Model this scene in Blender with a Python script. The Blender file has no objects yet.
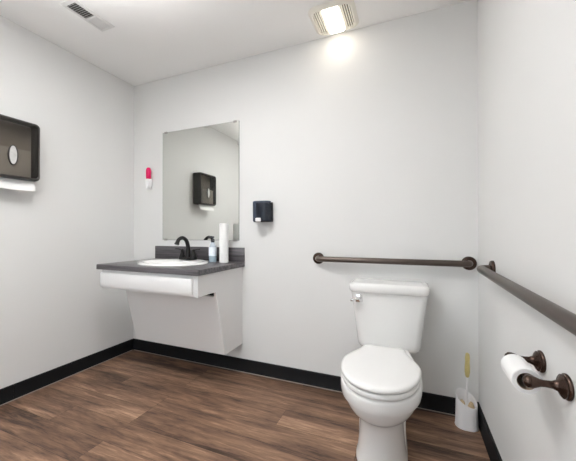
import bpy, bmesh, math, random
from mathutils import Vector, Matrix
PI = math.pi
random.seed(4)
S = bpy.context.scene
C = S.collection

# ------------------------------------------------------------------ materials
def mat(name, col, rough=.5, metal=0., var=.04, scale=18., bump=0., bscale=120., spec=.5, coat=0., emit=None, es=0., trans=0., ior=1.45, alpha=None, sss=0.):
    m = bpy.data.materials.new(name); m.use_nodes = True
    nt = m.node_tree; N = nt.nodes; L = nt.links
    b = N['Principled BSDF']
    tc = N.new('ShaderNodeTexCoord')
    nz = N.new('ShaderNodeTexNoise'); nz.inputs['Scale'].default_value = scale; nz.inputs['Detail'].default_value = 3
    L.new(tc.outputs['Object'], nz.inputs['Vector'])
    mx = N.new('ShaderNodeMix'); mx.data_type = 'RGBA'
    mx.inputs[6].default_value = tuple(c * (1 - var) for c in col) + (1,)
    mx.inputs[7].default_value = tuple(min(1, c * (1 + var)) for c in col) + (1,)
    L.new(nz.outputs['Fac'], mx.inputs[0]); L.new(mx.outputs[2], b.inputs['Base Color'])
    b.inputs['Roughness'].default_value = rough; b.inputs['Metallic'].default_value = metal
    b.inputs['Specular IOR Level'].default_value = spec; b.inputs['Coat Weight'].default_value = coat
    b.inputs['Transmission Weight'].default_value = trans; b.inputs['IOR'].default_value = ior
    if sss:
        b.inputs['Subsurface Weight'].default_value = sss; b.inputs['Subsurface Radius'].default_value = (.01, .01, .01)
    if emit:
        b.inputs['Emission Color'].default_value = tuple(emit) + (1,); b.inputs['Emission Strength'].default_value = es
    if bump:
        n2 = N.new('ShaderNodeTexNoise'); n2.inputs['Scale'].default_value = bscale; n2.inputs['Detail'].default_value = 4
        L.new(tc.outputs['Object'], n2.inputs['Vector'])
        bp = N.new('ShaderNodeBump'); bp.inputs['Strength'].default_value = bump; bp.inputs['Distance'].default_value = .002
        L.new(n2.outputs['Fac'], bp.inputs['Height']); L.new(bp.outputs['Normal'], b.inputs['Normal'])
    if alpha is not None:      # tinted see-through plastic
        out = N['Material Output']; tr = N.new('ShaderNodeBsdfTransparent'); tr.inputs['Color'].default_value = tuple(alpha[:3]) + (1,)
        ms = N.new('ShaderNodeMixShader'); ms.inputs[0].default_value = alpha[3]
        L.new(b.outputs[0], ms.inputs[1]); L.new(tr.outputs[0], ms.inputs[2]); L.new(ms.outputs[0], out.inputs['Surface'])
    return m

def floor_material():
    m = bpy.data.materials.new('wood_plank_vinyl'); m.use_nodes = True
    nt = m.node_tree; N = nt.nodes; L = nt.links; b = N['Principled BSDF']
    tc = N.new('ShaderNodeTexCoord')
    br = N.new('ShaderNodeTexBrick'); br.offset = .37; br.offset_frequency = 3; br.squash = 1
    br.inputs['Scale'].default_value = 1; br.inputs['Brick Width'].default_value = 1.22; br.inputs['Row Height'].default_value = .152
    br.inputs['Mortar Size'].default_value = .0008; br.inputs['Mortar Smooth'].default_value = .2
    br.inputs['Color1'].default_value = (0, 0, 0, 1); br.inputs['Color2'].default_value = (1, 1, 1, 1); br.inputs['Mortar'].default_value = (0, 0, 0, 1)
    mp0 = N.new('ShaderNodeMapping'); mp0.inputs['Location'].default_value = (.31, .04, 0)
    L.new(tc.outputs['Object'], mp0.inputs['Vector']); L.new(mp0.outputs[0], br.inputs['Vector'])
    # shift grain per plank
    ad = N.new('ShaderNodeVectorMath'); ad.operation = 'MULTIPLY_ADD'; ad.inputs[1].default_value = (7.3, 3.1, 5.7)
    L.new(br.outputs['Color'], ad.inputs[0]); L.new(tc.outputs['Object'], ad.inputs[2])
    def noise(sx, sy, detail, dist, rough=.6):
        mp = N.new('ShaderNodeMapping'); mp.inputs['Scale'].default_value = (sx, sy, 1)
        L.new(ad.outputs[0], mp.inputs['Vector'])
        n = N.new('ShaderNodeTexNoise'); n.inputs['Scale'].default_value = 1; n.inputs['Detail'].default_value = detail
        n.inputs['Distortion'].default_value = dist; n.inputs['Roughness'].default_value = rough
        L.new(mp.outputs[0], n.inputs['Vector']); return n
    big = noise(1.5, 11, 5, .7); fine = noise(10, 110, 5, 1.2, .7); mid = noise(3.2, 34, 4, 1.5)
    def math_(op, a, c):
        q = N.new('ShaderNodeMath'); q.operation = op
        for i, v in enumerate((a, c)):
            if isinstance(v, (int, float)): q.inputs[i].default_value = v
            else: L.new(v, q.inputs[i])
        return q.outputs[0]
    v = math_('ADD', math_('MULTIPLY', big.outputs['Fac'], .80), math_('MULTIPLY', mid.outputs['Fac'], .48))
    v = math_('ADD', v, math_('MULTIPLY', fine.outputs['Fac'], .34))
    v = math_('ADD', v, math_('MULTIPLY', br.outputs['Color'], .13))
    v = math_('SUBTRACT', v, .335)
    cr = N.new('ShaderNodeValToRGB'); e = cr.color_ramp.elements
    e[0].position = .24; e[0].color = (.036, .022, .016, 1)
    e[1].position = .84; e[1].color = (.55, .345, .228, 1)
    for p, c in ((.40, (.082, .050, .036, 1)), (.52, (.175, .102, .068, 1)), (.66, (.285, .172, .112, 1))):
        q = e.new(p); q.color = c
    L.new(v, cr.inputs[0])
    dk = N.new('ShaderNodeMix'); dk.data_type = 'RGBA'; dk.inputs[7].default_value = (.02, .014, .011, 1)
    L.new(br.outputs['Fac'], dk.inputs[0]); L.new(cr.outputs[0], dk.inputs[6]); L.new(dk.outputs[2], b.inputs['Base Color'])
    b.inputs['Roughness'].default_value = .42; b.inputs['Specular IOR Level'].default_value = .25
    bp = N.new('ShaderNodeBump'); bp.inputs['Strength'].default_value = .25; bp.inputs['Distance'].default_value = .002
    L.new(fine.outputs['Fac'], bp.inputs['Height']); L.new(bp.outputs['Normal'], b.inputs['Normal'])
    return m

def laminate_material():
    m = bpy.data.materials.new('grey_wood_laminate'); m.use_nodes = True
    nt = m.node_tree; N = nt.nodes; L = nt.links; b = N['Principled BSDF']
    tc = N.new('ShaderNodeTexCoord'); mp = N.new('ShaderNodeMapping'); mp.inputs['Scale'].default_value = (3, 60, 60)
    n = N.new('ShaderNodeTexNoise'); n.inputs['Scale'].default_value = 1; n.inputs['Detail'].default_value = 5; n.inputs['Distortion'].default_value = .6
    cr = N.new('ShaderNodeValToRGB'); e = cr.color_ramp.elements
    e[0].position = .3; e[0].color = (.040, .036, .039, 1); e[1].position = .72; e[1].color = (.150, .140, .150, 1)
    L.new(tc.outputs['Object'], mp.inputs['Vector']); L.new(mp.outputs[0], n.inputs['Vector']); L.new(n.outputs['Fac'], cr.inputs[0])
    L.new(cr.outputs[0], b.inputs['Base Color']); b.inputs['Roughness'].default_value = .3
    return m

M = dict(
    wall=mat('grey_wall_paint', (.735, .737, .73), .6, var=.012, scale=3, bump=.12, bscale=260, spec=.3),
    ceil=mat('white_ceiling_paint', (.92, .92, .915), .8, var=.01, scale=4, bump=.15, bscale=180, spec=.2),
    base=mat('black_vinyl_base', (.008, .008, .009), .55, var=.15, scale=9, bump=.05, spec=.25),
    floor=floor_material(), lam=laminate_material(),
    cab=mat('white_cabinet_paint', (.80, .80, .80), .4, var=.01, scale=6),
    porc=mat('white_porcelain', (.80, .80, .79), .12, var=.008, scale=5, coat=.3),
    seat=mat('white_seat_plastic', (.81, .808, .80), .2, var=.008, scale=5),
    bronze=mat('oil_rubbed_bronze', (.075, .048, .038), .22, .8, var=.45, scale=30),
    barm=mat('brown_bronze_tube', (.110, .088, .076), .34, .8, var=.12, scale=25),
    black=mat('black_faucet_finish', (.016, .015, .015), .28, .4, var=.2, scale=30),
    chrome=mat('chrome', (.75, .75, .76), .08, 1., var=.02),
    steel=mat('brushed_clip_steel', (.42, .41, .39), .3, 1., var=.05),
    mirror=mat('mirror_silvering', (.74, .75, .72), .0, 1., var=0.),
    medge=mat('mirror_glass_edge', (.20, .23, .21), .15, .4, var=.05),
    smoke=mat('smoked_plastic', (.07, .067, .064), .14, var=.1, scale=12, alpha=(.82, .80, .77, .84)),
    smokeb=mat('smoked_blue_plastic', (.040, .046, .060), .07, var=.1, scale=12, alpha=(.45, .53, .68, .45)),
    dark=mat('dark_grey_plastic', (.042, .040, .039), .35, var=.1),
    darkin=mat('charcoal_plastic', (.055, .053, .050), .45, var=.1),
    backp=mat('taupe_back_plastic', (.46, .43, .40), .5, var=.06),
    greyw=mat('pale_grey_window_plastic', (.55, .55, .54), .3, var=.25, scale=60),
    paper=mat('white_paper', (.86, .86, .855), .85, var=.015, scale=40, bump=.2, bscale=300, spec=.1),
    card=mat('cardboard_core', (.35, .27, .20), .9, var=.08),
    wplas=mat('white_plastic', (.82, .82, .83), .3, var=.01),
    pink=mat('magenta_plastic', (.80, .010, .13), .25, var=.1, scale=40),
    clear=mat('clear_bottle_plastic', (.72, .80, .88), .12, var=.05, alpha=(.92, .96, 1., .45)),
    soap=mat('aqua_liquid_soap', (.03, .42, .52), .15, var=.08, scale=20),
    blabel=mat('white_blue_bottle_label', (.78, .83, .90), .4, var=.12, scale=60),
    pump=mat('dark_pump_plastic', (.03, .032, .04), .3, var=.1),
    grip=mat('yellow_green_grip', (.56, .47, .20), .4, var=.18, scale=50),
    brist=mat('beige_bristles', (.55, .43, .27), .9, var=.3, scale=160, bump=.8, bscale=400),
    cream=mat('cream_fan_plastic', (.87, .84, .77), .4, var=.02),
    lens=mat('lit_fan_lens', (.9, .88, .82), .4, emit=(1., .92, .80), es=12.5),
    lamp=mat('added_lamp_diffuser', (.9, .9, .9), .5, emit=(1., .985, .972), es=165.),
    vent=mat('white_vent_enamel', (.76, .76, .755), .4, var=.01),
    duct=mat('dark_recess_shade', (.030, .029, .027), .7),  # near-black that stands in for shade in the cabinet recess
    vduct=mat('grey_duct_metal', (.085, .08, .072), .6), fduct=mat('brown_fan_housing', (.13, .095, .06), .7),
    caulk=mat('grey_caulk', (.33, .30, .27), .6, var=.2, scale=30),
)

# ------------------------------------------------------------------ mesh helpers
def bm_new(): return bmesh.new()
def add_box(bm, x0, x1, y0, y1, z0, z1, bev=0., seg=2):
    t = bmesh.new()
    bmesh.ops.create_cube(t, size=1)
    for v in t.verts:
        v.co = Vector(((x0 + x1) / 2 + v.co.x * (x1 - x0), (y0 + y1) / 2 + v.co.y * (y1 - y0), (z0 + z1) / 2 + v.co.z * (z1 - z0)))
    if bev: bmesh.ops.bevel(t, geom=t.edges[:], offset=bev, segments=seg, affect='EDGES', profile=.5)
    merge(bm, t); return bm
def merge(bm, t, mtx=None):
    if mtx is not None: bmesh.ops.transform(t, matrix=mtx, verts=t.verts)
    me = bpy.data.meshes.new('tmp'); t.to_mesh(me); t.free(); bm.from_mesh(me); bpy.data.meshes.remove(me)
def add_loft(bm, rings, cap0=True, cap1=True, closed=True):
    vs = [[bm.verts.new(p) for p in r] for r in rings]
    n = len(rings[0])
    for a, b in zip(vs, vs[1:]):
        for i in range(n if closed else n - 1):
            j = (i + 1) % n
            bm.faces.new((a[i], a[j], b[j], b[i]))
    if cap0: bm.faces.new(list(reversed(vs[0])))
    if cap1: bm.faces.new(vs[-1])
    return vs
def frame(d):
    d = Vector(d).normalized(); up = Vector((0, 0, 1)) if abs(d.z) < .95 else Vector((1, 0, 0))
    u = d.cross(up).normalized(); return u, d.cross(u).normalized()
def add_lathe(bm, prof, origin, axis=(0, 0, 1), n=32, cap0=True, cap1=True):
    """prof: list of (radius, distance along the axis)"""
    o = Vector(origin); d = Vector(axis).normalized(); u, w = frame(d)
    add_loft(bm, [[o + d * h + (u * math.cos(2 * PI * i / n) + w * math.sin(2 * PI * i / n)) * max(r, 1e-4) for i in range(n)] for r, h in prof], cap0, cap1)
def catmull(pts, k=6):
    P = [Vector(p) for p in pts]; out = []
    for i in range(len(P) - 1):
        p0 = P[max(i - 1, 0)]; p1 = P[i]; p2 = P[i + 1]; p3 = P[min(i + 2, len(P) - 1)]
        for s in range(k):
            t = s / k
            out.append(.5 * ((2 * p1) + (p2 - p0) * t + (2 * p0 - 5 * p1 + 4 * p2 - p3) * t * t + (3 * p1 - p0 - 3 * p2 + p3) * t ** 3))
    out.append(P[-1]); return out
def add_tube(bm, pts, rad, n=16, k=6, smooth=True, flat=None):
    if smooth:
        rr = rad if isinstance(rad, (list, tuple)) else [rad] * len(pts)
        rp = catmull([(r, 0, 0) for r in rr], k); P = catmull(pts, k); R = [q.x for q in rp]
    else:
        P = [Vector(p) for p in pts]; R = rad if isinstance(rad, (list, tuple)) else [rad] * len(pts)
    u = None; rings = []
    for i, p in enumerate(P):
        d = (P[min(i + 1, len(P) - 1)] - P[max(i - 1, 0)]).normalized()
        if u is None: u, w = frame(d)
        else:
            u = (u - d * u.dot(d)).normalized()
        w = d.cross(u)
        f = flat or 1
        rings.append([p + (u * math.cos(2 * PI * j / n) + w * math.sin(2 * PI * j / n) * f) * R[i] for j in range(n)])
    add_loft(bm, rings)
def rrect(cx, cy, hx, hy, r, z, n=6):
    r = min(r, hx, hy); out = []
    for (sx, sy, a0) in ((1, 1, 0), (-1, 1, PI / 2), (-1, -1, PI), (1, -1, 1.5 * PI)):
        for i in range(n + 1):
            a = a0 + PI / 2 * i / n
            out.append(Vector((cx + sx * (hx - r) + r * math.cos(a), cy + sy * (hy - r) + r * math.sin(a), z)))
    return out
def add_prism(bm, poly, ax, a0, a1):
    """poly of 2D points extruded along axis ax from a0 to a1"""
    def p3(q, a):
        return Vector((a, q[0], q[1])) if ax == 'x' else Vector((q[0], a, q[1])) if ax == 'y' else Vector((q[0], q[1], a))
    add_loft(bm, [[p3(q, a0) for q in poly], [p3(q, a1) for q in poly]])
def rotbox(bm, c, size, eul, bev=0.):
    t = bmesh.new(); add_box(t, -size[0] / 2, size[0] / 2, -size[1] / 2, size[1] / 2, -size[2] / 2, size[2] / 2, bev)
    from mathutils import Euler
    merge(bm, t, Matrix.Translation(c) @ Euler(eul).to_matrix().to_4x4())

def world_loc(o):
    v = Vector((0, 0, 0))
    while o: v += o.location; o = o.parent
    return v
def obj(name, bm, m, parent=None, loc=(0, 0, 0), ang=35, label=None):
    bmesh.ops.recalc_face_normals(bm, faces=bm.faces[:])
    base = world_loc(parent) + Vector(loc)
    bmesh.ops.translate(bm, vec=-base, verts=bm.verts[:])
    me = bpy.data.meshes.new(name); bm.to_mesh(me); bm.free()
    me.shade_smooth(); me.set_sharp_from_angle(angle=math.radians(ang))
    me.materials.append(m)
    o = bpy.data.objects.new(name, me); C.objects.link(o); o.location = loc
    if parent: o.parent = parent
    if label: o['label'] = label
    return o
def tag(o, label, cat, group=None):
    o['label'] = label; o['category'] = cat
    if group: o['group'] = group
    return o
def thing(name, label, cat, loc, group=None):
    o = bpy.data.objects.new(name, None); C.objects.link(o); o.location = loc; o.empty_display_size = .05
    return tag(o, label, cat, group)
def struct(name, bm, m):
    o = obj(name, bm, m); o['kind'] = 'structure'; return o

# ------------------------------------------------------------------ room shell
W, H, D = 2.7414, 2.44, 2.55
T = .1
struct('floor', add_box(bm_new(), -T, W + T, -D - 2.2, T, -T, 0), M['floor'])
struct('ceiling', add_box(bm_new(), -T, W + T, -D - T, T, H, H + T), M['ceil'])
struct('wall_back', add_box(bm_new(), -T, W + T, 0, T, 0, H), M['wall'])
struct('wall_left', add_box(bm_new(), -T, 0, -D, 0, 0, H), M['wall'])
struct('wall_right', add_box(bm_new(), W, W + T, -D, 0, 0, H), M['wall'])
OX0, OX1, OZ = .86, 1.86, 2.05           # unseen doorway added behind the camera to let in fill light
bm = bm_new(); add_prism(bm, [(-T, 0), (OX0, 0), (OX0, OZ), (OX1, OZ), (OX1, 0), (W + T, 0), (W + T, H), (-T, H)], 'y', -D - T, -D); struct('wall_front', bm, M['wall'])
bm = bm_new(); add_prism(bm, [(OX0 - .06, 0), (OX0 + .012, 0), (OX0 + .012, OZ - .012), (OX1 - .012, OZ - .012), (OX1 - .012, 0), (OX1 + .06, 0), (OX1 + .06, OZ + .06), (OX0 - .06, OZ + .06)], 'y', -D, -D + .015); struct('trim_3', bm, M['cab'])
BH, BT = .0948, .012
def basepoly(s):       # cove profile (distance from wall, z)
    return [(0, 0), (s * (BT + .006), 0), (s * (BT + .003), .004), (s * BT, .012), (s * BT, BH - .004), (s * (BT - .004), BH), (0, BH)]
bm = bm_new(); add_prism(bm, basepoly(-1), 'x', 0, W); struct('baseboard_back', bm, M['base'])
bm = bm_new()
for a, b in ((-D, -.906), (-.903, -BT)): add_prism(bm, basepoly(1), 'y', a, b)
struct('baseboard_left', bm, M['base'])
bm = bm_new(); add_prism(bm, [(W + x, z) for x, z in basepoly(-1)], 'y', -D, -BT); struct('baseboard_right', bm, M['base'])
bm = bm_new(); add_prism(bm, basepoly(1), 'x', BT, OX0 - .06); add_prism(bm, basepoly(1), 'x', OX1 + .06, W - BT)
bmesh.ops.translate(bm, vec=(0, -D, 0), verts=bm.verts[:]); struct('baseboard_front', bm, M['base'])
bm = bm_new(); add_box(bm, 0, .006, -.906, -.903, 0, BH - .003); add_box(bm, BT + .006, BT + .013, -D, -.03, 0, .003); struct('trim_1', bm, M['caulk'])
bm = bm_new(); add_box(bm, BT + .02, W - BT - .02, -BT - .012, -BT - .006, 0, .003); struct('trim_2', bm, M['caulk'])

# ------------------------------------------------------------------ vanity
CX0, CX1, CY, CZ = .283, 1.186, -.553, .847
CB = CZ - .036
van = thing('vanity_cabinet', 'white wall-hung vanity cabinet with open knee space under the grey countertop', 'cabinet', (.735, -.26, .20))
px0, px1, fy = .305, 1.165, -.527
leg = [(0, CB), (0, .212), (-.232, .212), (-.345, .674), (fy, .674), (fy, CB)]
bm = bm_new(); add_prism(bm, leg, 'x', px1 - .018, px1); obj('side_panel', bm, M['cab'], van)
legl = [(0, CB), (0, .212), (-.210, .212), (-.322, .674), (fy, .674), (fy, CB)]
bm = bm_new(); add_prism(bm, legl, 'x', px0, px0 + .018); obj('side_panel', bm, M['cab'], van)
bm = bm_new(); add_box(bm, px0 + .018, px1 - .018, fy, fy + .02, .674, CB, .001)
obj('face_frame', bm, M['cab'], van)
bm = bm_new(); add_box(bm, px0 + .018, px1 - .018, -.02, 0, CB - .10, CB); obj('back_rail', bm, M['cab'], van)
bm = bm_new(); add_box(bm, px0 + .008, px1 - .034, fy - .019, fy, .690, .789, .003); obj('drawer_front', bm, M['cab'], van)
a, b = Vector((0, -.3355, .640)), Vector((0, -.229, .208)); nrm = Vector((0, -(b - a).z, (b - a).y)).normalized() * .012
bm = bm_new(); add_prism(bm, [(a.y, a.z), (b.y, b.z), (b.y + abs(nrm.y), b.z + .003), (a.y + abs(nrm.y), a.z + .003)], 'x', px0, px1 - .019); obj('knee_panel', bm, M['cab'], van)
bm = add_box(bm_new(), px0 + .019, px1 - .019, -.304, -.298, .60, .69); obj('shade_board', bm, M['duct'], van, label='dark board added for the shade inside the cabinet')  # dark sheet added so the unlit gap above the knee panel reads black

SX, SY, SA, SB = .732, -.275, .274, .218
ct = thing('countertop', 'dark grey wood-grain laminate countertop with short backsplash around the oval sink', 'countertop', (.735, -.276, CB))
bm = bm_new()
hx, hy, ccx, ccy = (CX1 - CX0) / 2, -CY / 2, (CX0 + CX1) / 2, CY / 2
angs = sorted([2 * PI * i / 72 for i in range(72)] + [math.atan2(y - SY, x - SX) % (2 * PI) for x in (CX0, CX1) for y in (CY, 0)])
def rectpt(a):
    dx, dy = math.cos(a), math.sin(a); ts = []
    if dx > 1e-9: ts.append((CX1 - SX) / dx)
    if dx < -1e-9: ts.append((CX0 - SX) / dx)
    if dy > 1e-9: ts.append((0 - SY) / dy)
    if dy < -1e-9: ts.append((CY - SY) / dy)
    t = min(ts); return SX + dx * t, SY + dy * t
ins = .004
def hole(a, z): return Vector((SX + (SA - .03) * math.cos(a), SY + (SB - .03) * math.sin(a), z))
def outer(a, z, i):
    x, y = rectpt(a); return Vector((min(max(x, CX0 + i), CX1 - i), min(max(y, CY + i), 0), z))
rings = [[hole(a, CB) for a in angs], [hole(a, CZ) for a in angs], [outer(a, CZ, ins) for a in angs], [outer(a, CZ - .0015, .0012) for a in angs], [outer(a, CZ - ins, 0) for a in angs], [outer(a, CB, 0) for a in angs], [hole(a, CB) for a in angs]]
add_loft(bm, rings, False, False); bmesh.ops.remove_doubles(bm, verts=bm.verts[:], dist=1e-5)
obj('worktop', bm, M['lam'], ct)
bm = add_box(bm_new(), CX0, CX1, -.02, 0, CZ, .958, .002); obj('backsplash', bm, M['lam'], ct)

snk = thing('sink', 'white oval drop-in sink in the grey countertop', 'sink', (SX, SY, CZ))
bm = bm_new()
def ell(fa, z, oy=0): return [Vector((SX + (SA + fa) * math.cos(2 * PI * i / 64), SY + oy + (SB + fa) * math.sin(2 * PI * i / 64), z)) for i in range(64)]
def bowl(k, z): return [Vector((SX + (SA - .055) * k * math.cos(2 * PI * i / 64), SY - .012 + (SB - .060) * k * math.sin(2 * PI * i / 64), z)) for i in range(64)]
add_loft(bm, [ell(-.012, CZ), ell(0, CZ + .001), ell(-.002, CZ + .008), ell(-.010, CZ + .013), ell(-.022, CZ + .014), ell(-.038, CZ + .011), bowl(1.0, CZ + .004), bowl(.95, CZ - .02), bowl(.85, CZ - .06), bowl(.66, CZ - .105), bowl(.4, CZ - .128), bowl(.12, CZ - .135), bowl(.12, CZ - .145), bowl(.45, CZ - .14), bowl(.72, CZ - .115), bowl(.92, CZ - .065), bowl(1.03, CZ - .02), bowl(1.05, CZ - .003), ell(-.035, CZ - .001)], False, False)
obj('basin', bm, M['porc'], snk, ang=60)
bm = bm_new(); add_lathe(bm, [(.030, 0), (.030, .003), (.022, .004), (.02, .001)], (SX, SY - .012, CZ - .1355)); obj('drain', bm, M['bronze'], snk, label='dark drain')

FX, FY, FZ = .725, -.110, CZ + .0145
fc = thing('faucet', 'black two-handle arched faucet at the back of the oval sink', 'faucet', (FX, FY, FZ))
bm = bm_new(); add_loft(bm, [rrect(FX, FY, .083, .027, .026, FZ), rrect(FX, FY, .083, .027, .026, FZ + .008), rrect(FX, FY, .079, .024, .023, FZ + .013), rrect(FX, FY, .07, .018, .017, FZ + .016)]); obj('base_plate', bm, M['black'], fc)
bm = bm_new(); add_tube(bm, [(FX, FY, FZ + .012), (FX, FY + .002, FZ + .045), (FX, FY + .002, FZ + .100), (FX, FY - .018, FZ + .150), (FX, FY - .060, FZ + .172), (FX, FY - .102, FZ + .158), (FX, FY - .120, FZ + .126)], [.027, .020, .0165, .0155, .015, .0145, .0165], 20)
add_lathe(bm, [(.017, 0), (.0185, .004), (.0185, .010), (.012, .012)], (FX, FY - .118, FZ + .132), (0, -.45, -.9), 20); obj('spout', bm, M['black'], fc)
for s in (-1, 1):
    hxx = FX + s * .056
    bm = bm_new(); add_lathe(bm, [(.029, .010), (.028, .018), (.021, .034), (.015, .052), (.012, .062), (.014, .066), (.013, .076), (.006, .082)], (hxx, FY, FZ), n=24)
    add_tube(bm, [(hxx, FY, FZ + .070), (hxx + s * .03, FY - .002, FZ + .080), (hxx + s * .062, FY - .006, FZ + .082), (hxx + s * .07, FY - .007, FZ + .080)], [.008, .007, .0065, .003], 12, flat=.8)
    obj('handle', bm, M['black'], fc)

sb = thing('soap_bottle', 'clear pump bottle of aqua hand soap between faucet and paper towel roll', 'soap bottle', (.948, -.085, CZ))
BX, BY = .948, -.085
bm = bm_new(); add_loft(bm, [rrect(BX, BY, .030 * k, .021 * k, .02 * k, CZ + z, 6) for z, k in ((.0005, .9), (.004, 1), (.05, 1.02), (.10, .97), (.125, .85), (.14, .6), (.146, .45), (.156, .45))]); obj('bottle', bm, M['clear'], sb)
bm = bm_new(); add_loft(bm, [rrect(BX, BY, .027 * k, .018 * k, .017 * k, CZ + z, 6) for z, k in ((.003, .92), (.006, 1), (.05, 1.02))]); obj('liquid_soap', bm, M['soap'], sb, label='aqua liquid soap')
bm = bm_new(); add_loft(bm, [rrect(BX, BY, .0312, .0222, .0205, CZ + z, 6) for z in (.046, .114)], False, False); obj('bottle_label', bm, M['blabel'], sb, label='pale blue wraparound label')
bm = bm_new(); add_lathe(bm, [(.015, .152), (.015, .168), (.006, .170), (.005, .186), (.012, .187), (.013, .197), (.006, .200)], (BX, BY, CZ), n=20)
add_tube(bm, [(BX, BY, CZ + .193), (BX - .006, BY - .016, CZ + .196), (BX - .014, BY - .036, CZ + .189)], [.007, .006, .004], 10); obj('pump', bm, M['pump'], sb, label='dark pump head')

pr = thing('paper_towel_roll', 'tall white paper towel roll standing upright on the counter by the mirror', 'paper towel roll', (1.062, -.10, CZ))
def roll(bm, o, ax, r0, r1, ln): add_lathe(bm, [(r0, 0), (r1 - .002, 0), (r1, .002), (r1, ln - .002), (r1 - .002, ln), (r0, ln), (r0, 0)], o, ax, 40, False, False)
bm = bm_new(); roll(bm, (1.062, -.10, CZ), (0, 0, 1), .0165, .034, .298); obj('paper', bm, M['paper'], pr, ang=40)
bm = bm_new(); add_lathe(bm, [(.0150, .001), (.0165, .001), (.0165, .297), (.0150, .297), (.0150, .001)], (1.062, -.10, CZ), (0, 0, 1), 30, False, False); obj('cardboard_core', bm, M['card'], pr, label='brown cardboard core')

# ------------------------------------------------------------------ mirror
MX0, MX1, MZ0, MZ1 = .357, 1.135, 1.014, 1.952
mr = thing('wall_mirror', 'tall rectangular frameless mirror on the wall above the vanity', 'mirror', (.746, 0, MZ0))
bm = bm_new()
bv = .012
def mring(i, y): return [Vector((MX0 + i, y, MZ0 + i)), Vector((MX1 - i, y, MZ0 + i)), Vector((MX1 - i, y, MZ1 - i)), Vector((MX0 + i, y, MZ1 - i))]
add_loft(bm, [mring(0, -.0012), mring(0, -.0052), mring(bv, -.0055)]); glass = obj('glass', bm, M['mirror'], mr, ang=1)
bm = bm_new(); add_loft(bm, [mring(-.0015, -.0002), mring(-.0015, -.0050), mring(.0002, -.0050), mring(.0002, -.0002)], False, False); obj('glass_edge', bm, M['medge'], mr)
for x in (MX0 + .035, MX1 - .035):
    for z, s in ((MZ1, 1), (MZ0, -1)):
        bm = bm_new(); add_box(bm, x - .014, x + .014, -.0095, 0, min(z, z + s * .008), max(z, z + s * .008), .001); add_box(bm, x - .014, x + .014, -.0095, -.0066, min(z + s * .004, z - s * .008), max(z + s * .004, z - s * .008), .001)
        obj('clip', bm, M['steel'], mr, label='small metal clip')

# ------------------------------------------------------------------ soap dispenser on back wall
QX, QZ0, QZ1 = 1.364, 1.152, 1.306
sd = thing('soap_dispenser', 'small dark smoked-plastic soap dispenser on the wall right of the mirror', 'soap dispenser', (QX, 0, QZ0))
bm = add_box(bm_new(), QX - .066, QX + .066, -.012, 0, QZ0 + .004, QZ1 - .004, .003); obj('back_plate', bm, M['dark'], sd)
def dprof(hw, dep, r, z, y1=-.0): return rrect(QX, y1 - dep / 2, hw, dep / 2, r, z, 8)
bm = bm_new(); add_loft(bm, [dprof(.068, .078, .042, QZ0 + .004, -.012), dprof(.071, .085, .047, QZ0 + .009, -.012), dprof(.071, .088, .049, QZ1 - .005, -.012), dprof(.068, .082, .046, QZ1, -.012)]); obj('cover', bm, M['smokeb'], sd, label='dark blue-black see-through cover')
bm = bm_new(); add_loft(bm, [dprof(.050, .055, .02, QZ0 + .014, -.016), dprof(.052, .058, .022, QZ1 - .012, -.016)]); obj('soap_tank', bm, M['darkin'], sd)
bm = bm_new(); add_box(bm, QX - .066, QX + .066, -.070, -.012, QZ0, QZ0 + .010, .004); obj('bottom_tray', bm, M['dark'], sd)
bm = bm_new(); add_box(bm, QX - .030, QX + .012, -.108, -.090, QZ0 + .003, QZ0 + .030, .006); obj('push_button', bm, M['wplas'], sd, label='white push button')

# ------------------------------------------------------------------ air freshener
AX, AZ = .214, 1.470
af = thing('air_freshener', 'small magenta and white air freshener on the wall left of the mirror', 'air freshener', (AX, 0, AZ))
bm = bm_new(); add_loft(bm, [rrect(AX, -.026, hw, .026, .018, AZ + z, 6) for z, hw in ((.0, .010), (.012, .016), (.03, .020), (.05, .024), (.068, .025), (.078, .023), (.083, .018))]); obj('holder', bm, M['wplas'], af)
bm = bm_new(); add_loft(bm, [rrect(AX, -.030, hw, hw * .9, hw * .85, AZ + z, 6) for z, hw in ((.080, .015), (.090, .020), (.14, .0215), (.168, .0205), (.180, .015), (.186, .008))]); obj('scent_bottle', bm, M['pink'], af, label='magenta scent bottle')

# ------------------------------------------------------------------ paper towel dispenser on left wall
DY0, DY1, DZ0, DZ1, DX = -1.128, -.815, 1.410, 1.786, .118
pd = thing('paper_towel_dispenser', 'large smoked-plastic paper towel dispenser on the left wall at the picture edge', 'paper towel dispenser', (0, (DY0 + DY1) / 2, DZ0))
dc, dh = (DY0 + DY1) / 2, (DY1 - DY0) / 2
bm = bm_new(); add_box(bm, 0, .020, DY0 + .006, DY1 - .006, DZ0 + .004, DZ1 - .006, .004); obj('back_plate', bm, M['backp'], pd)
bm = bm_new()
def dr(x, i, r):  # outline in the yz plane at distance x from the wall
    return [Vector((x, dc + q.x, (DZ0 + DZ1) / 2 + q.y)) for q in rrect(0, 0, dh - i, (DZ1 - DZ0) / 2 - i, r, 0, 8)]
add_loft(bm, [dr(.012, 0, .022), dr(DX - .035, 0, .024), dr(DX - .012, .001, .026), dr(DX - .003, .006, .026), dr(DX, .012, .024), dr(DX - .003, .017, .02), dr(DX - .018, .006, .02), dr(.012, .004, .02)], False, False)
bmf = bm
obj('cover_rim', bmf, M['dark'], pd)
bm = bm_new(); add_loft(bm, [dr(DX - .0045, .0155, .02), dr(DX - .001, .0145, .02)]); obj('cover_window', bm, M['smoke'], pd, label='smoky see-through front')
bm = add_box(bm_new(), .022, DX - .016, DY0 + .05, DY1 - .05, DZ0 + .018, DZ0 + .190, .004)
tw = obj('folded_towels', bm, M['darkin'], None, loc=(.06, dc, DZ0 + .018))
tag(tw, 'folded paper towels seen through the smoky dispenser cover on the left wall', 'paper towels')
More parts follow.
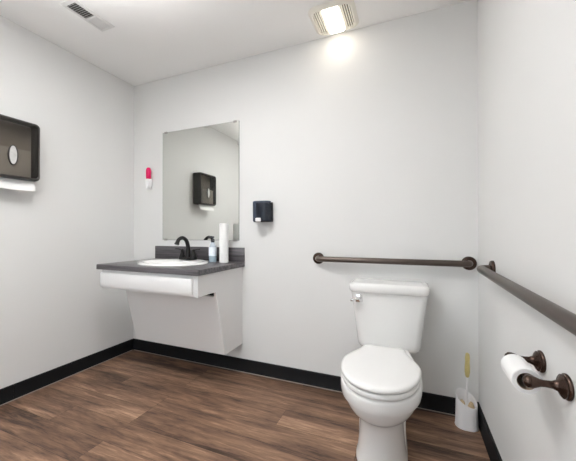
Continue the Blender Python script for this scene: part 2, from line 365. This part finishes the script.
tw.data.materials[0] = mat('stacked_towel_paper', (.62, .61, .59), .9, var=.08, scale=60)
bm = bm_new(); add_loft(bm, [[Vector((x, dc + .006 + k * .019 * math.cos(2 * PI * i / 32), 1.553 + k * .056 * math.sin(2 * PI * i / 32))) for i in range(32)] for x, k in ((DX - .006, 1.), (DX + .002, 1.), (DX + .003, .9))]); ovl = obj('oval_window', bm, M['greyw'], pd, label='pale oval sight window')
bm = bm_new(); add_loft(bm, [[Vector((x, dc + .006 + (.019 + e) * math.cos(2 * PI * i / 32), 1.553 + (.056 + e) * math.sin(2 * PI * i / 32))) for i in range(32)] for x, e in ((DX - .006, .006), (DX + .002, .006), (DX + .0025, .001), (DX - .001, 0.))], False, False); obj('oval_rim', bm, M['dark'], ovl)
bm = bm_new()
tp = []
for i in range(13):
    t = i / 12; y = DY0 + .022 + (DY1 - DY0 - .044) * t
    tp.append((y, .004 * math.sin(7 * t + .5)))
add_loft(bm, [[Vector((x + w, y, z + .2 * w)) for y, w in tp] + [Vector((x + .003 + w, y, z + .2 * w)) for y, w in reversed(tp)] for x, z in ((.070, DZ0 + .012), (.074, DZ0 - .012), (.088, DZ0 - .040), (.092, DZ0 - .066))])
tow = obj('paper_towel', bm, M['paper'], None, loc=(.06, dc, DZ0 - .066)); tag(tow, 'white folded paper towel hanging from the bottom of the left wall dispenser', 'paper towel')

# ------------------------------------------------------------------ grab bars
def grab(name, label, p0, p1, nrm, off, r=.0185):
    n = Vector(nrm); p0 = Vector(p0); p1 = Vector(p1); d = (p1 - p0).normalized()
    g = thing(name, label, 'grab bar', p0)
    k = .036
    pts = [p0 + n * .004]; 
    for i in range(1, 7):
        t = PI / 2 * i / 6; pts.append(p0 + n * (off - k + k * math.sin(t)) + d * (k - k * math.cos(t)))
    for i in range(6, 0, -1):
        t = PI / 2 * i / 6; pts.append(p1 + n * (off - k + k * math.sin(t)) - d * (k - k * math.cos(t)))
    pts.append(p1 + n * .004)
    bm = bm_new(); add_tube(bm, pts, r, 24, smooth=False); obj('bar', bm, M['barm'], g, ang=50)
    for p in (p0, p1):
        bm = bm_new(); add_lathe(bm, [(.034, 0), (.040, .001), (.040, .008), (.037, .013), (.027, .016), (.0215, .017)], p, n, 36); obj('flange', bm, M['bronze'], g)
grab('grab_bar', 'dark bronze grab bar fixed to the back wall above the toilet tank', (1.782, 0, .895), (2.694, 0, .895), (0, -1, 0), .054)
grab('grab_bar', 'long dark bronze grab bar along the right wall above the toilet paper', (W, -.345, .902), (W, -1.41, .885), (-1, 0, 0), .056, .0185)

# ------------------------------------------------------------------ toilet
TX = 2.246
tl = thing('toilet', 'white two-piece toilet with closed lid against the back wall', 'toilet', (TX, -.40, 0))
def egg(z, yb, hb, ym, hm, yf, n=72, pf=2.15, pb=2.6):
    """closed outline: back edge yb with half width hb, widest hm at ym, front yf"""
    out = []
    h = n // 2
    right = []
    for i in range(h // 2 + 1):                       # front: from tip to widest
        a = PI / 2 * i / (h // 2)
        right.append((hm * math.sin(a) ** (2 / pf), ym + (yf - ym) * math.cos(a) ** (2 / pf)))
    nb = h - h // 2
    for i in range(1, nb + 1):                        # widest to back corner
        t = i / nb; s = t * t * (3 - 2 * t)
        right.append((hm + (hb - hm) * s, ym + (yb - ym) * t))
    for x, y in right: out.append(Vector((TX + x, y, z)))
    for x, y in reversed(right[1:]): out.append(Vector((TX - x, y, z)))
    return out
def smooth_levels(lv, k=4):
    P = [list(map(float, l)) for l in lv]; out = []
    for i in range(len(P) - 1):
        p0, p1, p2, p3 = P[max(i - 1, 0)], P[i], P[i + 1], P[min(i + 2, len(P) - 1)]
        for s in range(k):
            t = s / k
            out.append([.5 * (2 * b + (c - a) * t + (2 * a - 5 * b + 4 * c - d) * t * t + (3 * b - a - 3 * c + d) * t ** 3) for a, b, c, d in zip(p0, p1, p2, p3)])
    out.append(P[-1]); return out
bm = bm_new()
low = [(0, -.10, .098, -.50, .118, -.668), (.012, -.10, .098, -.50, .118, -.668), (.05, -.10, .090, -.50, .110, -.660), (.12, -.10, .086, -.50, .103, -.658), (.19, -.09, .086, -.50, .099, -.664), (.232, -.08, .090, -.50, .100, -.680), (.258, -.06, .094, -.50, .115, -.708), (.283, -.05, .096, -.52, .141, -.746), (.315, -.045, .098, -.535, .157, -.769), (.351, -.04, .098, -.54, .1665, -.782)]
up = [(.3535, -.04, .098, -.54, .1775, -.7965), (.376, -.04, .10, -.54, .181, -.801), (.404, -.04, .10, -.54, .179, -.800), (.413, -.045, .098, -.54, .173, -.793)]
add_loft(bm, [egg(*l) for l in smooth_levels(low) + smooth_levels(up, 3)])
for sx in (-1, 1):        # outer edge of the trapway on each side
    add_tube(bm, [(TX + sx * .086, -.48, .0), (TX + sx * .085, -.48, .06), (TX + sx * .084, -.475, .14), (TX + sx * .084, -.45, .20), (TX + sx * .080, -.40, .26)], [.030, .027, .026, .025, .02], 14)
obj('bowl', bm, M['porc'], tl, ang=50)
def slab(zs, yb, hb, ym, hm, yf, ins):
    rings = []
    for z, i in zip(zs, ins): rings.append(egg(z, yb - i * .6, hb - i, ym, hm - i, yf + i, pb=2))
    return rings
SG = (-.345, .112, -.56, .172, -.806)
bm = bm_new(); add_loft(bm, slab((.417, .4185, .424, .436, .4395, .440), *SG, (.006, .002, 0, 0, .003, .008))); obj('seat', bm, M['seat'], tl, ang=60)
bm = bm_new(); add_loft(bm, slab((.4445, .4455, .449, .456, .4615, .465, .4675, .469), -.342, .106, -.56, .175, -.809, (.008, .003, 0, 0, .003, .010, .030, .07))); obj('seat_lid', bm, M['seat'], tl, ang=60)
for s in (-1, 1):
    bm = bm_new(); add_box(bm, TX + s * .072 - .020, TX + s * .072 + .020, -.340, -.290, .416, .450, .007, 3); obj('hinge', bm, M['seat'], tl)
bm = bm_new()
def tk(z, hw, yf, yb, r, bow=.0): 
    return rrect(TX + .010, (yf + yb) / 2, hw, (yb - yf) / 2, r, z, 8)
add_loft(bm, [tk(.392, .148, -.19, -.045, .03), tk(.396, .163, -.200, -.038, .035), tk(.408, .171, -.207, -.034, .038), tk(.43, .176, -.210, -.032, .038), tk(.50, .184, -.214, -.03, .038), tk(.60, .195, -.222, -.028, .036), tk(.724, .210, -.230, -.026, .034)]); obj('tank', bm, M['porc'], tl, ang=50)
bm = bm_new(); add_loft(bm, [tk(.724, .212, -.236, -.022, .036), tk(.727, .214, -.245, -.018, .042), tk(.736, .2195, -.250, -.016, .046), tk(.762, .221, -.251, -.015, .047), tk(.771, .218, -.248, -.018, .045), tk(.7765, .210, -.240, -.026, .040), tk(.779, .195, -.225, -.04, .03)]); obj('tank_lid', bm, M['porc'], tl, ang=60)
fl = bm_new(); HXc, HZc = 2.098, .687
add_lathe(fl, [(.020, 0), (.020, .005), (.016, .009), (.010, .011), (.010, .024), (.004, .027)], (HXc, -.226, HZc), (0, -1, 0), 20); add_box(fl, HXc - .022, HXc + .020, -.233, -.222, HZc - .023, HZc + .023, .004)
add_tube(fl, [(HXc + .008, -.248, HZc + .002), (HXc - .02, -.253, HZc + .000), (HXc - .036, -.256, HZc - .006), (HXc - .048, -.257, HZc - .010)], [.009, .010, .013, .007], 12, flat=.7); obj('flush_lever', fl, M['chrome'], tl, label='chrome flush lever')

# ------------------------------------------------------------------ toilet paper holder and roll
PY0, PY1, PZ, PXo = -.903, -1.063, .688, 2.663
ph = thing('toilet_paper_holder', 'dark bronze two-post toilet paper holder on the right wall', 'toilet paper holder', (W, (PY0 + PY1) / 2, PZ))
for y, s in ((PY0, 1), (PY1, -1)):
    post = bm_new(); add_lathe(post, [(.030, 0), (.032, .002), (.032, .006), (.028, .009), (.029, .013), (.024, .017), (.014, .022), (.0095, .032), (.0085, .048), (.0095, .058), (.013, .066), (.0158, .075), (.0150, .085), (.009, .092), (.003, .094)], (W, y, PZ), (-1, 0, 0), 32); obj('post', post, M['bronze'], ph, ang=60)
bm = bm_new(); add_lathe(bm, [(.010, -.006), (.0115, 0), (.0115, .03), (.0105, .032), (.0105, .128), (.0115, .13), (.0115, .16), (.010, .166)], (PXo, PY0, PZ), (0, -1, 0), 24); obj('roller', bm, M['bronze'], ph)
bm = bm_new(); RZ = PZ - .0105
RY, RL, RR = PY0 - .032, .106, .034
roll(bm, (PXo, RY, RZ), (0, -1, 0), .0225, RR, RL)
tr = thing('toilet_paper_roll', 'white part-used toilet paper roll hung on the right wall holder', 'toilet paper', (PXo, RY - RL / 2, RZ))
obj('paper', bm, M['paper'], tr, ang=40)
bm = bm_new(); add_lathe(bm, [(.0213, .001), (.0225, .001), (.0225, RL - .001), (.0213, RL - .001), (.0213, .001)], (PXo, RY, RZ), (0, -1, 0), 30, False, False); obj('cardboard_core', bm, M['card'], tr, label='brown cardboard core')

# ------------------------------------------------------------------ toilet brush
KX, KY = 2.664, -.106
bh = thing('brush_holder', 'white plastic toilet brush holder on the floor in the right corner', 'brush holder', (KX, KY, 0))
bm = bm_new()
def cup(k, z, tilt=0.):
    out = []
    for i in range(48):
        a = 2 * PI * i / 48; r = 1 - .10 * max(0, math.cos(a - 1.5 * PI)) ** 8
        x, y = .056 * k * math.cos(a) * r, .050 * k * math.sin(a) * r
        # top slopes down towards the front right
        out.append(Vector((KX + x, KY + y, z + tilt * (y * .62 - x * .40))))
    return out
add_loft(bm, [cup(1.02, 0), cup(1.04, .004), cup(1.0, .012), cup(.96, .08), cup(.93, .150, 1.), cup(.925, .154, 1.), cup(.87, .154, 1.), cup(.865, .148, 1.), cup(.86, .05), cup(.84, .008)])
obj('cup', bm, M['wplas'], bh, ang=50)
tb = thing('toilet_brush', 'toilet brush with yellow-green grip standing in the white corner holder', 'toilet brush', (KX, KY, .012))
for s in (-1, 1):
    bm = bm_new(); t = bmesh.new(); bmesh.ops.create_uvsphere(t, u_segments=20, v_segments=12, radius=1)
    for v in t.verts: v.co *= 1 + random.uniform(-.05, .05)
    merge(bm, t, Matrix.Translation((KX + s * .0215, KY - .004 - s * .004, .085)) @ Matrix.Diagonal((.0185, .022, .058, 1))); obj('bristles', bm, M['brist'], tb, label='beige bristle tuft')
bm = bm_new(); add_tube(bm, [(KX, KY, .014), (KX, KY, .10), (KX + .002, KY, .20), (KX + .004, KY, .285)], [.006, .0055, .005, .005], 12); obj('shaft', bm, M['wplas'], tb, label='white shaft')
bm = bm_new(); add_lathe(bm, [(.006, 0), (.010, .006), (.0135, .03), (.0135, .055), (.0115, .085), (.0125, .105), (.010, .128), (.005, .134)], (KX + .004, KY, .272), (.01, 0, 1), 20); obj('grip', bm, M['grip'], tb, label='yellow-green grip')

# ------------------------------------------------------------------ ceiling vent
vx0, vx1, vy0, vy1 = .446, .568, -.895, -.632
cv = thing('ceiling_vent', 'white rectangular air vent with angled louvers in the ceiling', 'vent', ((vx0 + vx1) / 2, (vy0 + vy1) / 2, H))
bm = bm_new()
def vr(i, z): return [Vector((vx0 + i, vy0 + i, z)), Vector((vx1 - i, vy0 + i, z)), Vector((vx1 - i, vy1 - i, z)), Vector((vx0 + i, vy1 - i, z))]
add_loft(bm, [vr(0, H), vr(0, H - .003), vr(.012, H - .0075), vr(.020, H - .0075), vr(.021, H - .001)], False, False); ym = (vy0 + vy1) / 2 + .012
add_box(bm, vx0 + .018, vx1 - .018, ym - .006, ym + .006, H - .0075, H - .001); obj('frame', bm, M['vent'], cv)
bm = add_box(bm_new(), vx0 + .018, vx1 - .018, vy0 + .018, vy1 - .018, H - .0015, H - .0005); obj('duct_opening', bm, M['vduct'], cv, label='dark duct opening')
for a, b, s in ((vy0 + .021, ym - .006, -1), (ym + .006, vy1 - .021, 1)):
    n = 9
    for i in range(n):
        y = a + (b - a) * (i + .5) / n
        bm = bm_new(); rotbox(bm, (( vx0 + vx1) / 2, y, H - .0048), (vx1 - vx0 - .042, .0009, .0088), (math.radians(38 if s > 0 else -38), 0, 0)); obj('louver', bm, M['vent'], cv)

# ------------------------------------------------------------------ exhaust fan with light
ux0, ux1, uy0, uy1 = 1.790, 2.074, -.300, -.030
ucx, ucy = (ux0 + ux1) / 2, (uy0 + uy1) / 2
fn = thing('exhaust_fan_light', 'cream square ceiling exhaust fan with glowing lens near the back wall', 'exhaust fan', (ucx, ucy, H))
lx0, lx1, ly0, ly1 = 1.882, 1.980, -.275, -.058
bm = bm_new()
def ur(i, z, r): return rrect(ucx, ucy, (ux1 - ux0) / 2 - i, (uy1 - uy0) / 2 - i, r, z, 8)
add_loft(bm, [ur(0, H, .05), ur(.0, H - .004, .05), ur(.006, H - .012, .05), ur(.014, H - .019, .045), ur(.022, H - .021, .038), ur(.026, H - .019, .034), ur(.028, H - .004, .034)], False, False)
for xa, xb in ((lx0 - .012, lx0), (lx1, lx1 + .012)): add_box(bm, xa, xb, uy0 + .026, uy1 - .026, H - .021, H - .004)
obj('cover', bm, M['cream'], fn)
bm = bm_new(); add_box(bm, ux0 + .024, ux1 - .024, uy0 + .024, uy1 - .024, H - .006, H - .0005); obj('inner_housing', bm, M['fduct'], fn, label='dark housing behind the grilles')
for xa, xb in ((ux0 + .027, lx0 - .012), (lx1 + .012, ux1 - .027)):
    n = 4
    for i in range(n):
        x = xa + (xb - xa) * (i + .5) / n
        bm = add_box(bm_new(), x - .0032, x + .0032, uy0 + .030, uy1 - .030, H - .020, H - .008, .001); obj('grille_slat', bm, M['cream'], fn)
bm = bm_new(); lcx, lcy, lhx, lhy = (lx0 + lx1) / 2, (uy0 + uy1) / 2, (lx1 - lx0) / 2, (uy1 - uy0) / 2 - .026
add_loft(bm, [rrect(lcx, lcy, lhx, lhy, .012, H - .007), rrect(lcx, lcy, lhx, lhy, .012, H - .021), rrect(lcx, lcy, lhx - .004, lhy - .006, .012, H - .032), rrect(lcx, lcy, lhx - .012, lhy - .02, .012, H - .040), rrect(lcx, lcy, lhx - .03, lhy - .04, .012, H - .043)]); obj('lens', bm, M['lens'], fn, label='glowing white lens')

# ------------------------------------------------------------------ uplighter added out of view to brighten the ceiling
LX, LY, LZ = 1.18, -1.56, 1.98
cl = thing('added_uplighter', 'small steel bowl uplighter added out of view to brighten the ceiling', 'added lamp', (LX, LY, H))
bm = bm_new(); add_lathe(bm, [(.055, 0), (.055, -.012), (.045, -.02), (.006, -.022)], (LX, LY, H), n=40); obj('canopy', bm, M['steel'], cl)
for i in range(3):
    q = 2 * PI * i / 3 + .4; bm = bm_new(); add_tube(bm, [(LX + .02 * math.cos(q), LY + .02 * math.sin(q), H - .02), (LX + .086 * math.cos(q), LY + .086 * math.sin(q), LZ + .03)], .0012, 8, smooth=False)
    obj('suspension_cable', bm, M['steel'], cl)
bm = bm_new(); add_lathe(bm, [(.090, .035), (.084, .005), (.062, -.025), (.03, -.040), (.002, -.043), (.002, -.040), (.029, -.037), (.060, -.023), (.081, .006), (.087, .035), (.090, .035)], (LX, LY, LZ), n=48, cap0=False, cap1=False); obj('bowl_shade', bm, M['steel'], cl)
sp = bpy.data.lights.new('added_uplight_bulb', 'SPOT'); sp.energy = 102; sp.spot_size = math.radians(150); sp.spot_blend = .5; sp.shadow_soft_size = .03; sp.color = (1., .985, .975)
so = bpy.data.objects.new('added_uplight_bulb', sp); C.objects.link(so); so.location = (0, 0, LZ + .045 - H); so.rotation_euler = (PI, 0, 0); so.parent = cl

# ------------------------------------------------------------------ ceiling downlight added out of view, set where the shadows point
GX, GY = 1.45, -1.28
dl = thing('added_downlight', 'round ceiling downlight with white trim ring, added out of view where the shadows point', 'downlight', (GX, GY, H))
bm = bm_new(); add_lathe(bm, [(.088, -.001), (.112, -.001), (.114, -.004), (.108, -.008), (.094, -.009), (.088, -.004), (.088, -.001)], (GX, GY, H), n=48, cap0=False, cap1=False); obj('trim_ring', bm, M['vent'], dl)
bm = bm_new(); add_lathe(bm, [(.087, -.0005), (.087, -.003), (.001, -.0032)], (GX, GY, H), n=48); obj('diffuser', bm, M['lamp'], dl)

# ------------------------------------------------------------------ camera, world, view
w = bpy.data.worlds.new('World'); S.world = w; w.use_nodes = True
w.node_tree.nodes['Background'].inputs[0].default_value = (.86, .94, 1., 1); w.node_tree.nodes['Background'].inputs[1].default_value = 3.1
pl = bpy.data.lights.new('doorway_fill', 'AREA'); pl.shape = 'RECTANGLE'; pl.size = OX1 - OX0; pl.size_y = OZ; pl.cycles.is_portal = True  # portal for the fill light through the added doorway
po = bpy.data.objects.new('doorway_fill', pl); C.objects.link(po); po.location = ((OX0 + OX1) / 2, -D - T, OZ / 2); po.rotation_euler = (PI / 2, 0, 0)
cam = bpy.data.cameras.new('camera'); co = bpy.data.objects.new('camera', cam); C.objects.link(co)
co.location = (2.37656, -2.01833, 1.07355); co.rotation_euler = (PI / 2 + .00541, 0, .389116)
cam.sensor_fit = 'HORIZONTAL'; cam.sensor_width = 36; cam.lens = 298.036 * 36 / 576; cam.shift_y = (231.155 - 230.5) / 576
cam.clip_start = .02
S.camera = co
vs = S.view_settings; vs.view_transform = 'Standard'; vs.look = 'None'; vs.gamma = 1; vs.exposure = -.07; vs.use_curve_mapping = False
S.cycles.max_bounces = 14; S.cycles.diffuse_bounces = 8; S.cycles.glossy_bounces = 6; S.cycles.transparent_max_bounces = 12
S.cycles.sample_clamp_indirect = 25
